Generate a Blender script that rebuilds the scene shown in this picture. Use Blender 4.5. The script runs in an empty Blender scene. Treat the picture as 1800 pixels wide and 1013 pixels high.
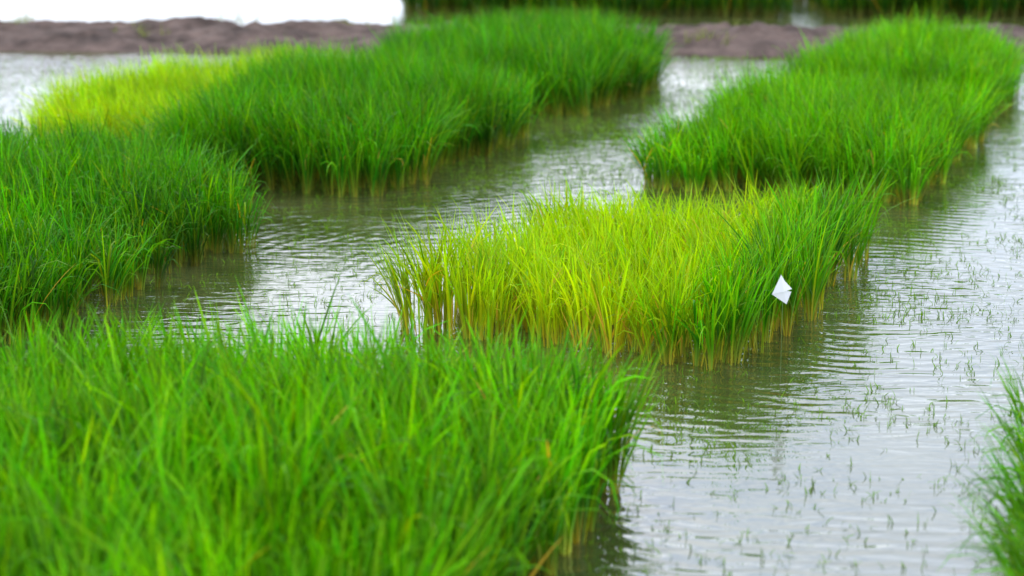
import bpy, math
import numpy as np
rng=np.random.default_rng(7)
scene=bpy.context.scene

# ------------------------------------------------------------ field grid
O=np.array([0.98,7.78]); U=np.array([0.334,0.943]); W=np.array([-0.943,0.334])
def P(s,r): return O+s*U+r*W

def link(o): scene.collection.objects.link(o); return o

def vnoise(x,y,seed,f):
    r=np.random.default_rng(seed); v=np.zeros_like(x)
    for i in range(7):
        a=r.uniform(0,2*math.pi); k=f*r.uniform(.6,1.7); ph=r.uniform(0,6.28)
        v+=np.sin((x*math.cos(a)+y*math.sin(a))*k*2*math.pi+ph)
    return v/3.7

def mesh_from(name,verts,quads,cols,mat):
    me=bpy.data.meshes.new(name)
    nv=len(verts); nq=len(quads)
    me.vertices.add(nv); me.vertices.foreach_set("co",verts.astype(np.float32).ravel())
    me.loops.add(nq*4); me.loops.foreach_set("vertex_index",quads.astype(np.int32).ravel())
    me.polygons.add(nq); me.polygons.foreach_set("loop_start",np.arange(0,nq*4,4,dtype=np.int32))
    try: me.polygons.foreach_set("loop_total",np.full(nq,4,dtype=np.int32))
    except Exception: pass
    me.polygons.foreach_set("use_smooth",np.ones(nq,dtype=bool))
    if cols is not None:
        a=me.color_attributes.new("Col",'FLOAT_COLOR','POINT')
        c=np.ones((nv,4),dtype=np.float32); c[:,:3]=cols
        a.data.foreach_set("color",c.ravel())
    me.update(calc_edges=True); me.validate()
    me.materials.append(mat)
    return link(bpy.data.objects.new(name,me))

def blades(base,az,L,lean,bend,width,cb,cm,ct,seg=6,droop=None,tb=.35):
    N=len(base)
    if droop is None: droop=np.zeros(N)
    t=np.linspace(0,1,seg+1)
    d=np.stack([np.cos(az),np.sin(az)],1)
    tw=rng.uniform(-1.2,1.2,N)
    pos=np.zeros((N,seg+1,3)); pos[:,0]=base
    phis=[]
    for i in range(seg+1):
        phi=lean*min(1,.4+1.3*t[i])+bend*t[i]**1.6+droop*max(0,t[i]-.5)**1.2*3
        phis.append(phi)
        if i>0:
            st=L/seg
            pos[:,i,:2]=pos[:,i-1,:2]+d*(np.sin(phi)*st)[:,None]
            pos[:,i,2]=pos[:,i-1,2]+np.cos(phi)*st
    prof=np.minimum(1,.45+1.6*t)*np.maximum(1-t,0)**.55; prof[-1]=.03
    verts=np.zeros((N,seg+1,2,3)); cols=np.zeros((N,seg+1,2,3))
    perp=np.stack([-d[:,1],d[:,0],np.zeros(N)],1)
    for i in range(seg+1):
        phi=phis[i]
        nrm=np.stack([d[:,0]*np.cos(phi),d[:,1]*np.cos(phi),-np.sin(phi)],1)
        twi=tw*(.4+.6*t[i])
        side=perp*np.cos(twi)[:,None]+nrm*np.sin(twi)[:,None]
        w=(width*prof[i]*.5)[:,None]
        verts[:,i,0]=pos[:,i]-side*w; verts[:,i,1]=pos[:,i]+side*w
        ti=t[i]
        if ti<tb: k=ti/tb; c=cb*(1-k)+cm*k
        else: k=(ti-tb)/(1-tb); c=cm*(1-k)+ct*k
        cols[:,i,0]=c; cols[:,i,1]=c
    idx=(np.arange(N)*(seg+1)*2)[:,None]+(np.arange(seg)*2)[None,:]
    q=np.stack([idx,idx+1,idx+3,idx+2],-1).reshape(-1,4)
    return verts.reshape(-1,3),q,cols.reshape(-1,3)

class Acc:
    def __init__(s): s.v=[];s.q=[];s.c=[];s.n=0
    def add(s,r):
        v,q,c=r; s.v.append(v); s.q.append(q+s.n); s.c.append(c); s.n+=len(v)
    def build(s,name,mat): return mesh_from(name,np.concatenate(s.v),np.concatenate(s.q),np.concatenate(s.c),mat)

# ------------------------------------------------------------ materials
def newmat(name):
    m=bpy.data.materials.new(name); m.use_nodes=True
    nt=m.node_tree; nt.nodes.clear()
    return m,nt,nt.nodes.new('ShaderNodeOutputMaterial')
def leaf_mat():
    m,nt,out=newmat("rice_leaf")
    at=nt.nodes.new('ShaderNodeAttribute'); at.attribute_name="Col"
    p=nt.nodes.new('ShaderNodeBsdfPrincipled'); p.inputs['Roughness'].default_value=.4
    p.inputs['Specular IOR Level'].default_value=.12
    tr=nt.nodes.new('ShaderNodeBsdfTranslucent')
    mx=nt.nodes.new('ShaderNodeMixShader'); mx.inputs[0].default_value=.4
    hs=nt.nodes.new('ShaderNodeHueSaturation'); hs.inputs['Value'].default_value=1.35; hs.inputs['Saturation'].default_value=1.1
    nt.links.new(at.outputs['Color'],p.inputs['Base Color'])
    nt.links.new(at.outputs['Color'],hs.inputs['Color'])
    nt.links.new(hs.outputs[0],tr.inputs['Color'])
    nt.links.new(p.outputs[0],mx.inputs[1]); nt.links.new(tr.outputs[0],mx.inputs[2])
    nt.links.new(mx.outputs[0],out.inputs[0])
    return m
LEAF=leaf_mat()

def water_mat():
    m,nt,out=newmat("paddy_water"); N=nt.nodes; Lk=nt.links
    tc=N.new('ShaderNodeTexCoord')
    mp=N.new('ShaderNodeMapping'); mp.inputs['Scale'].default_value=(.55,1.2,1); mp.inputs['Rotation'].default_value=(0,0,math.radians(14))
    Lk.new(tc.outputs['Object'],mp.inputs[0])
    n1=N.new('ShaderNodeTexNoise'); n1.inputs['Scale'].default_value=7; n1.inputs['Detail'].default_value=2; n1.inputs['Distortion'].default_value=.8
    Lk.new(mp.outputs[0],n1.inputs['Vector'])
    mp2=N.new('ShaderNodeMapping'); mp2.inputs['Scale'].default_value=(.3,1.,1); mp2.inputs['Rotation'].default_value=(0,0,math.radians(-12))
    Lk.new(tc.outputs['Object'],mp2.inputs[0])
    wv=N.new('ShaderNodeTexNoise'); wv.inputs['Scale'].default_value=17; wv.inputs['Detail'].default_value=1; wv.inputs['Distortion'].default_value=.6
    Lk.new(mp2.outputs[0],wv.inputs['Vector'])
    # expanding ring ripples
    wr=N.new('ShaderNodeTexWave'); wr.wave_type='RINGS'; wr.rings_direction='Z'; wr.inputs['Scale'].default_value=3.2; wr.inputs['Distortion'].default_value=5; wr.inputs['Detail'].default_value=2; wr.inputs['Detail Scale'].default_value=.8
    mp3=N.new('ShaderNodeMapping'); mp3.inputs['Location'].default_value=(-1.6,-9.0,0)
    Lk.new(tc.outputs['Object'],mp3.inputs[0]); Lk.new(mp3.outputs[0],wr.inputs['Vector'])
    n2=N.new('ShaderNodeTexNoise'); n2.inputs['Scale'].default_value=.6; n2.inputs['Detail'].default_value=2
    Lk.new(tc.outputs['Object'],n2.inputs['Vector'])
    rp=N.new('ShaderNodeMapRange'); rp.inputs[1].default_value=.4; rp.inputs[2].default_value=.6; rp.inputs[3].default_value=.3; rp.inputs[4].default_value=1
    Lk.new(n2.outputs[0],rp.inputs[0])
    n4=N.new('ShaderNodeTexNoise'); n4.inputs['Scale'].default_value=.9; n4.inputs['Detail'].default_value=1
    mp4=N.new('ShaderNodeMapping'); mp4.inputs['Location'].default_value=(7,3,0); Lk.new(tc.outputs['Object'],mp4.inputs[0]); Lk.new(mp4.outputs[0],n4.inputs['Vector'])
    rp4=N.new('ShaderNodeMapRange'); rp4.inputs[1].default_value=.42; rp4.inputs[2].default_value=.58; rp4.inputs[3].default_value=.1; rp4.inputs[4].default_value=1
    Lk.new(n4.outputs[0],rp4.inputs[0])
    b1=N.new('ShaderNodeBump'); b1.inputs['Distance'].default_value=.011
    Lk.new(n1.outputs[0],b1.inputs['Height']); Lk.new(rp.outputs[0],b1.inputs['Strength'])
    b2=N.new('ShaderNodeBump'); b2.inputs['Distance'].default_value=.006
    Lk.new(wv.outputs['Fac'],b2.inputs['Height']); Lk.new(rp.outputs[0],b2.inputs['Strength']); Lk.new(b1.outputs[0],b2.inputs['Normal'])
    b3=N.new('ShaderNodeBump'); b3.inputs['Distance'].default_value=.0018
    Lk.new(wr.outputs['Fac'],b3.inputs['Height']); Lk.new(rp4.outputs[0],b3.inputs['Strength']); Lk.new(b2.outputs[0],b3.inputs['Normal'])
    df=N.new('ShaderNodeBsdfDiffuse')
    n3=N.new('ShaderNodeTexNoise'); n3.inputs['Scale'].default_value=1.7; n3.inputs['Detail'].default_value=5
    Lk.new(tc.outputs['Object'],n3.inputs['Vector'])
    cr=N.new('ShaderNodeValToRGB'); cr.color_ramp.elements[0].position=.35; cr.color_ramp.elements[1].position=.7
    cr.color_ramp.elements[0].color=(.046,.058,.014,1); cr.color_ramp.elements[1].color=(.08,.092,.032,1)
    Lk.new(n3.outputs[0],cr.inputs[0]); Lk.new(cr.outputs[0],df.inputs['Color'])
    gl=N.new('ShaderNodeBsdfGlossy'); gl.inputs['Roughness'].default_value=.02; gl.inputs['Color'].default_value=(1,1,1,1)
    fr=N.new('ShaderNodeFresnel'); fr.inputs['IOR'].default_value=3.0
    for n in (gl,fr): Lk.new(b3.outputs[0],n.inputs['Normal'])
    mx=N.new('ShaderNodeMixShader')
    Lk.new(fr.outputs[0],mx.inputs[0]); Lk.new(df.outputs[0],mx.inputs[1]); Lk.new(gl.outputs[0],mx.inputs[2])
    Lk.new(mx.outputs[0],out.inputs[0])
    return m
def mud_mat(name,c1,c2,sc):
    m,nt,out=newmat(name); N=nt.nodes; Lk=nt.links
    tc=N.new('ShaderNodeTexCoord'); n=N.new('ShaderNodeTexNoise'); n.inputs['Scale'].default_value=sc; n.inputs['Detail'].default_value=8; n.inputs['Roughness'].default_value=.7
    Lk.new(tc.outputs['Object'],n.inputs['Vector'])
    cr=N.new('ShaderNodeValToRGB'); cr.color_ramp.elements[0].position=.35; cr.color_ramp.elements[1].position=.68
    cr.color_ramp.elements[0].color=(*c1,1); cr.color_ramp.elements[1].color=(*c2,1)
    Lk.new(n.outputs[0],cr.inputs[0])
    p=N.new('ShaderNodeBsdfPrincipled'); p.inputs['Roughness'].default_value=.85; p.inputs['Specular IOR Level'].default_value=.2
    Lk.new(cr.outputs[0],p.inputs['Base Color'])
    b=N.new('ShaderNodeBump'); b.inputs['Distance'].default_value=.05; Lk.new(n.outputs[0],b.inputs['Height']); Lk.new(b.outputs[0],p.inputs['Normal'])
    Lk.new(p.outputs[0],out.inputs[0]); return m

# ------------------------------------------------------------ ground, water, bank
def plane(name,x0,x1,y0,y1,z,mat):
    me=bpy.data.meshes.new(name); me.from_pydata([(x0,y0,z),(x1,y0,z),(x1,y1,z),(x0,y1,z)],[],[(0,1,2,3)]); me.materials.append(mat)
    return link(bpy.data.objects.new(name,me))
plane("ground",-600,600,-600,600,-.07,mud_mat("mud",(.05,.035,.025),(.11,.08,.06),.8))
plane("paddy_water",-150,150,-30,180,0,water_mat())

def bank():
    xs=np.arange(-30,30,.07); vs=np.linspace(0,1,44); wdt=2.5
    X,V=np.meshgrid(xs,vs,indexing='ij')
    front=20.1-.09*X+.12*vnoise(X,X*0,3,.35)
    Y=front+V*wdt
    h=np.clip(np.sin(np.pi*np.clip(V,0,1)),0,1)**.55*.22-.05
    env=np.sin(np.pi*V)**.7
    Z=h+env*(.05*vnoise(X,Y,4,.5)+.03*vnoise(X,Y,5,1.9)+.02*vnoise(X,Y,6,5)+rng.normal(0,.009,X.shape))
    nx,nv=X.shape
    verts=np.stack([X,Y,Z],-1).reshape(-1,3)
    i=np.arange(nx-1)[:,None]*nv+np.arange(nv-1)[None,:]
    q=np.stack([i,i+nv,i+nv+1,i+1],-1).reshape(-1,4)
    mesh_from("earth_bank",verts,q,None,mud_mat("earth",(.035,.024,.02),(.17,.12,.102),2.6))
bank()

# ------------------------------------------------------------ rice plots
G={ # base, mid, tip colours; dark green mids paint in shade between the plants
 'green':((.34,.36,.05),(.030,.17,.0015),(.100,.37,.0015)),
 'deep':((.25,.30,.04),(.014,.115,.002),(.056,.28,.002)),
 'dark':((.12,.14,.03),(.010,.07,.003),(.025,.14,.003)),
 'yellow':((.50,.44,.05),(.38,.50,.004),(.35,.62,.005)),
}
def poly_dist(pts,poly):
    n=len(poly); best=np.full(len(pts),1e9); nrm=np.zeros((len(pts),2)); inside=np.zeros(len(pts),bool)
    area=sum(poly[i][0]*poly[(i+1)%n][1]-poly[(i+1)%n][0]*poly[i][1] for i in range(n))
    sg=1 if area>0 else -1
    for i in range(n):
        a=poly[i]; b=poly[(i+1)%n]; e=b-a; L2=e@e
        k=np.clip(((pts-a)@e)/L2,0,1); c=a+k[:,None]*e; d=np.linalg.norm(pts-c,axis=1)
        nn=np.array([e[1],-e[0]])*sg/math.sqrt(L2)
        m=d<best; best[m]=d[m]; nrm[m]=nn
        cond=((a[1]>pts[:,1])!=(b[1]>pts[:,1]))
        with np.errstate(divide='ignore',invalid='ignore'):
            xx=(b[0]-a[0])*(pts[:,1]-a[1])/(b[1]-a[1]+1e-12)+a[0]
        inside^=cond&(pts[:,0]<xx)
    return best,nrm,inside

def plot(sr,H=.44,sp=.07,k=16,col='green',mixf=None,wid=.0095,edge=.3,seed=0,seg=6,hvar=.08,drp=.2,hf=None,name="rice_plot",world=False,mound=.12,fan=.25,clean=.06,wob=.05):
    poly=[np.array(p,float) for p in sr] if world else [P(*p) for p in sr]
    pa=np.array(poly); lo=pa.min(0)-.1; hi=pa.max(0)+.1
    gx,gy=np.meshgrid(np.arange(lo[0],hi[0],sp),np.arange(lo[1],hi[1],sp),indexing='ij')
    pts=np.stack([gx.ravel(),gy.ravel()],1)+rng.uniform(-.48,.48,(gx.size,2))*sp
    wb=wob*np.stack([vnoise(pts[:,0],pts[:,1],seed+31,.9),vnoise(pts[:,0],pts[:,1],seed+32,.9)],1)+wob*.5*np.stack([vnoise(pts[:,0],pts[:,1],seed+33,3),vnoise(pts[:,0],pts[:,1],seed+34,3)],1)
    dist,nrm,ins=poly_dist(pts+wb,poly)
    pts=pts[ins];dist=dist[ins];nrm=nrm[ins]
    M=len(pts)
    rel=pts-O; S=rel@U; R=rel@W
    px,py=pts[:,0],pts[:,1]
    hh=H*(1+hvar*vnoise(px,py,seed+1,.45)+hvar*.9*vnoise(px,py,seed+2,1.5)+hvar*.9*vnoise(px,py,seed+3,3.6)+rng.normal(0,.06,M))
    hh*=1-mound*np.clip(1-dist/.4,0,1)**1.5
    if hf is not None: hh=hh*hf(S,R,dist)
    m=np.full(M,1.) if mixf is None else np.clip(mixf(S,R,dist,pts),0,1)
    kk=rng.integers(int(k*.6),int(k*1.4)+1,M)
    ci=np.repeat(np.arange(M),kk); N=len(ci)
    ba=rng.uniform(0,2*math.pi,N); br=np.sqrt(rng.uniform(0,1,N))*sp*.26
    base=np.zeros((N,3)); base[:,0]=pts[ci,0]+np.cos(ba)*br; base[:,1]=pts[ci,1]+np.sin(ba)*br; base[:,2]=-.01
    ef=np.clip(1-dist/ .24,0,1)**1.2
    lv=np.stack([np.cos(ba),np.sin(ba)],1)*(rng.uniform(.02,fan,N))[:,None]
    lv+=nrm[ci]*(ef[ci]*edge*rng.uniform(.0,1.1,N))[:,None]
    cl=rng.normal(0,clean,(M,2)); lv+=cl[ci]
    lv[:,0]+=(-.05+.08*vnoise(px,py,seed+8,.8)+.12*vnoise(px,py,seed+11,2.6))[ci]
    lv[:,1]+=(.05*vnoise(px,py,seed+9,.8)+.12*vnoise(px,py,seed+12,2.6))[ci]
    lean=np.linalg.norm(lv,axis=1); az=np.arctan2(lv[:,1],lv[:,0])
    L=hh[ci]*rng.uniform(.70,1.13,N)
    bend=rng.uniform(.05,.48,N)
    droop=np.where(rng.uniform(0,1,N)<drp,rng.uniform(.5,2.2,N),0)
    width=wid*rng.uniform(.65,1.3,N)
    sec=rng.uniform(0,1,N)<.33
    base[sec,2]=(hh[ci]*rng.uniform(.15,.5,N))[sec]
    base[sec,:2]+=np.stack([np.cos(az),np.sin(az)],1)[sec]*(base[sec,2]*lean[sec]*.6)[:,None]
    L[sec]*=rng.uniform(.4,.75,sec.sum()); lean[sec]+=rng.uniform(.12,.45,sec.sum())
    az=az+np.where(sec,rng.uniform(-1.2,1.2,N),0)
    over=base[:,2]+L-hh[ci]*1.2; L=L-np.clip(over,0,None)
    mm=np.clip(m[ci]+rng.normal(0,.14,N),0,1)[:,None]
    g=G[col]; y=G['yellow']
    cv=np.exp(rng.normal(0,.22,M)+.22*vnoise(px,py,seed+14,.9))[ci]
    var=(rng.uniform(.55,1.45,N)*cv)[:,None]; hue=(rng.uniform(.65,1.6,N))[:,None]
    var=1+(var-1)*(.55+.45*mm)
    hue=1+(hue-1)*(.35+.65*mm)
    def mixc(i):
        c=np.array(y[i])[None]*(1-mm)+np.array(g[i])[None]*mm
        c=c*var; c[:,0:1]*=hue; return np.clip(c,0,.8)
    cb,cm,ct=mixc(0),mixc(1),mixc(2)
    dead=rng.uniform(0,1,N)<np.where(mm[:,0]<.6,.06,.012)
    cm[dead]=np.array([.55,.35,.04]); ct[dead]=np.array([.55,.38,.06]); L[dead]*=.75; lean[dead]+=.25
    cb[sec]=cm[sec]
    A=Acc(); A.add(blades(base,az,L,lean,bend,width,cb,cm,ct,seg,droop,tb=.34 if mixf is not None else .25))
    return A.build(name,LEAF)

# near plot
plot([(-4.3,.04),(-1.62,.04),(-1.47,.4),(-1.42,1.2),(-1.72,2.1),(-2.3,2.7),(-4.3,2.8)],H=.55,sp=.085,k=26,col='green',seed=10,edge=.26,wid=.0135,drp=.28,mound=.12,clean=.08,wob=.03,
     hf=lambda S,R,d:1-.14*np.clip((R-1.1)/1.,0,1))
# pale plot
def ymix(S,R,d,p):
    v=.12+.22*vnoise(p[:,0],p[:,1],77,1.1)+.12*vnoise(p[:,0],p[:,1],78,3)
    v+=np.clip(1-(R+.02)/.55,0,1)*1.45*np.clip(.75+S*.4,0,1)
    v+=np.clip(1-np.abs(S-.0)/.3,0,1)*.4*np.clip(1-np.abs(R-.25)/.5,0,1)
    v+=np.clip((R-1.3)/.3,0,1)*.28
    return v
def yh(S,R,d):
    return .83+.29*np.clip(1-R/.4,0,1)+.16*np.clip((R-1.25)/.3,0,1)*np.clip(1-S/1.6,0,1)+.06*np.clip(1-S/.4,0,1)-.12*np.clip(S/2.3,0,1)*np.clip(R/.6,0,1)
plot([(-.06,.12),(.5,.02),(2.6,.0),(2.35,.6),(2.25,1.5),(.1,1.65),(-.02,.9)],H=.47,sp=.09,k=17,mixf=ymix,hf=yh,seed=20,wid=.0105,edge=.2,drp=.12,hvar=.1,mound=.05,fan=.26,clean=.07,wob=.05)
# right row
plot([(3.98,0.02),(6.9,0),(7.05,.4),(7.15,1.6),(5,1.68),(4.0,1.62)],H=.50,sp=.092,k=23,seed=30,col='green',mound=.18,clean=.08)
plot([(7.9,.12),(8.6,.0),(9.7,.05),(11.2,.35),(11.9,.9),(11.9,1.6),(8.0,1.66)],H=.51,sp=.1,k=19,seed=40,wid=.012,seg=5,mound=.2,clean=.08)
# left row
plot([(-1.6,3.04),(.6,3.0),(.62,4.6),(-1.6,4.6)],H=.46,sp=.09,k=22,seed=50,col='deep',drp=.42,mound=.2,clean=.09)
plot([(.85,3.02),(1.75,3.04),(2.3,3.6),(3.0,4.4),(3.1,6.0),(.85,6.2)],H=.48,sp=.09,k=22,seed=60,col='deep',drp=.35,mound=.18,clean=.08)
plot([(3.2,2.98),(6.0,2.98),(6.5,3.6),(6.9,5.1),(6.0,5.2),(4.6,4.8),(3.2,4.5)],H=.57,sp=.092,k=22,seed=70,col='deep',mound=.18,clean=.08)
plot([(7.0,2.95),(9.1,2.9),(10.3,3.4),(11.5,4.4),(11.2,5.3),(9.4,5.5),(7.2,4.8)],H=.55,sp=.1,k=19,seed=80,col='deep',wid=.012,seg=5,mound=.22,clean=.08)
plot([(4.0,4.8),(6.6,5.2),(8.2,5.3),(8.5,5.8),(6.6,6.6),(5.2,6.45),(4,5.8)],H=.42,sp=.09,k=14,seed=90,mixf=lambda S,R,d,p:.25+.2*vnoise(p[:,0],p[:,1],5,.8)+.25*np.clip((S-6)/2,0,1),wid=.011,seg=5)
# right foreground plot
plot([(-4,-1.38),(-2.4,-1.3),(-1.0,-1.07),(-.85,-2.6),(-4,-2.8)],H=.46,sp=.085,k=15,seed=100,drp=.4,wid=.011,col='green',edge=.4)
# far plots behind the bank
far=[[(-1.3,25.4),(1.1,25.2),(1.2,27.6),(-1.4,27.8)],[(1.2,25.0),(3.35,24.9),(3.4,27.6),(1.3,27.7)],
     [(3.85,25.0),(8.6,24.6),(9,27.5),(3.9,27.6)],[(-1.2,28.2),(12,28),(12,30),(-1.2,30)]]
for i,f in enumerate(far):
    plot(f,H=.62,sp=.15,k=20,seed=110+i,col='dark',wid=.017,seg=4,world=True,clean=.1)

# ------------------------------------------------------------ sprouts in the open water
def sprouts():
    A=Acc()
    def region(x0,x1,y0,y1,dens,h,w=.0035):
        n=int((x1-x0)*(y1-y0)*dens)
        p=np.stack([rng.uniform(x0,x1,n),rng.uniform(y0,y1,n)],1)
        v=vnoise(p[:,0],p[:,1],200,.9)+.6*vnoise(p[:,0],p[:,1],201,3)
        p=p[rng.uniform(0,1,n)<np.clip(.55+.45*v,.08,1)]
        kk=rng.integers(1,4,len(p)); ci=np.repeat(np.arange(len(p)),kk); N=len(ci)
        base=np.zeros((N,3)); base[:,:2]=p[ci]+rng.normal(0,.005,(N,2)); base[:,2]=-.005
        L=h*rng.uniform(.3,1.3,N)
        c=np.tile(np.array([[.13,.27,.015]]),(N,1))*rng.uniform(.5,1.3,N)[:,None]
        A.add(blades(base,rng.uniform(0,6.28,N),L,rng.uniform(0,.8,N),rng.uniform(0,1.4,N),w*rng.uniform(.7,1.5,N),c,c,c*1.1,4))
    region(.2,6,5,12,270,.036,.0042)
    region(2.5,7,12,20,260,.045,.004)
    region(-3,2.3,8.5,12,280,.036,.004)
    region(-2,3,12,20,520,.045,.005)
    region(-7,-3,12,20,150,.05)
    A.build("rice_sprouts",LEAF)
sprouts()
def weeds():
    A=Acc()
    n=420; x=rng.uniform(-7,7,n); y=20.25-.09*x+rng.uniform(.1,2.4,n); keep=vnoise(x,y,300,.5)>.3; x=x[keep];y=y[keep]
    ci=np.repeat(np.arange(len(x)),8); N=len(ci)
    base=np.stack([x[ci]+rng.normal(0,.02,N),y[ci]+rng.normal(0,.02,N),np.full(N,.1)],1)
    c=np.tile(np.array([[.2,.24,.05]]),(N,1))*rng.uniform(.5,1.4,N)[:,None]
    A.add(blades(base,rng.uniform(0,6.28,N),rng.uniform(.08,.2,N),rng.uniform(.1,.9,N),rng.uniform(0,1,N),np.full(N,.01),c,c,c,4))
    A.build("bank_weeds",LEAF)
weeds()

# ------------------------------------------------------------ paper marker flag
def flag():
    m,nt,out=newmat("white_paper"); p=nt.nodes.new('ShaderNodeBsdfPrincipled'); p.inputs['Base Color'].default_value=(.82,.83,.85,1); p.inputs['Roughness'].default_value=.7
    nt.links.new(p.outputs[0],out.inputs[0])
    m2,nt2,out2=newmat("flag_stick"); p2=nt2.nodes.new('ShaderNodeBsdfPrincipled'); p2.inputs['Base Color'].default_value=(.1,.16,.03,1); nt2.links.new(p2.outputs[0],out2.inputs[0])
    e=link(bpy.data.objects.new("paper_marker_flag",None)); e.location=(1.035,7.68,.045)
    # upper folded triangle laps over the lower one, leaving a slanted crease
    up=[(-.004,0,.356),(-.037,0,.280),(.006,-.010,.292),(.040,.003,.300),(.012,.002,.33)]
    lo=[(-.037,.004,.279),(.020,.002,.240),(.038,.008,.288),(.006,-.001,.296)]
    vs=up+lo; fs=[(0,1,2),(0,2,4),(4,2,3),(5,6,8),(6,7,8)]
    me=bpy.data.meshes.new("paper"); me.from_pydata(vs,[],fs); me.materials.append(m)
    o=link(bpy.data.objects.new("paper",me)); o.parent=e
    s=o.modifiers.new("s",'SOLIDIFY'); s.thickness=.0008
    bpy.ops.mesh.primitive_cylinder_add(radius=.0013,depth=.38,location=(0,0,0)); k=bpy.context.object; k.name="stick"; k.parent=e; k.location=(.006,.014,.12); k.data.materials.append(m2)
flag()

# ------------------------------------------------------------ light
w=bpy.data.worlds.new("World"); scene.world=w; w.use_nodes=True; nt=w.node_tree; nt.nodes.clear()
out=nt.nodes.new('ShaderNodeOutputWorld')
sky=nt.nodes.new('ShaderNodeTexSky'); sky.sky_type='NISHITA'; sky.sun_disc=False
EL,AZ=math.radians(60),math.radians(-50)
sky.sun_elevation=EL; sky.sun_rotation=AZ
b1=nt.nodes.new('ShaderNodeBackground'); b1.inputs[1].default_value=.12; nt.links.new(sky.outputs[0],b1.inputs[0])
tc=nt.nodes.new('ShaderNodeTexCoord'); mp=nt.nodes.new('ShaderNodeMapping'); mp.inputs['Scale'].default_value=(1,1,3)
nz=nt.nodes.new('ShaderNodeTexNoise'); nz.inputs['Scale'].default_value=3.2; nz.inputs['Detail'].default_value=5
nt.links.new(tc.outputs['Generated'],mp.inputs[0]); nt.links.new(mp.outputs[0],nz.inputs['Vector'])
cr=nt.nodes.new('ShaderNodeValToRGB'); cr.color_ramp.elements[0].position=.38; cr.color_ramp.elements[1].position=.56
cr.color_ramp.elements[0].color=(.58,.67,.86,1); cr.color_ramp.elements[1].color=(.96,1,1.1,1)
nt.links.new(nz.outputs[0],cr.inputs[0])
# overcast deck: brighter low down towards the open horizon
sx=nt.nodes.new('ShaderNodeSeparateXYZ'); nt.links.new(tc.outputs['Generated'],sx.inputs[0])
mr=nt.nodes.new('ShaderNodeMapRange'); mr.inputs[1].default_value=.1; mr.inputs[2].default_value=.7; mr.inputs[3].default_value=2.6; mr.inputs[4].default_value=1.75
nt.links.new(sx.outputs['Z'],mr.inputs[0])
b2=nt.nodes.new('ShaderNodeBackground'); nt.links.new(cr.outputs[0],b2.inputs[0]); nt.links.new(mr.outputs[0],b2.inputs[1])
mx=nt.nodes.new('ShaderNodeMixShader'); mx.inputs[0].default_value=.9
nt.links.new(b1.outputs[0],mx.inputs[1]); nt.links.new(b2.outputs[0],mx.inputs[2]); nt.links.new(mx.outputs[0],out.inputs[0])
sd=bpy.data.lights.new("sun",'SUN'); sd.energy=2.0; sd.angle=math.radians(10); sd.color=(1,.97,.92)
so=link(bpy.data.objects.new("sun",sd))
from mathutils import Vector
dirv=Vector((math.sin(AZ)*math.cos(EL),math.cos(AZ)*math.cos(EL),math.sin(EL)))
so.rotation_euler=dirv.to_track_quat('Z','Y').to_euler()

# ------------------------------------------------------------ camera
cd=bpy.data.cameras.new("camera"); cam=link(bpy.data.objects.new("camera",cd))
cam.location=(0,0,2.0); cam.rotation_euler=(math.radians(90-12.13),0,0)
cd.lens=72; cd.sensor_width=36; cd.clip_end=2000
cd.dof.use_dof=True; cd.dof.focus_distance=8.6; cd.dof.aperture_fstop=2.0
scene.camera=cam
scene.view_settings.view_transform='Standard'; scene.view_settings.look='None'; scene.view_settings.exposure=0
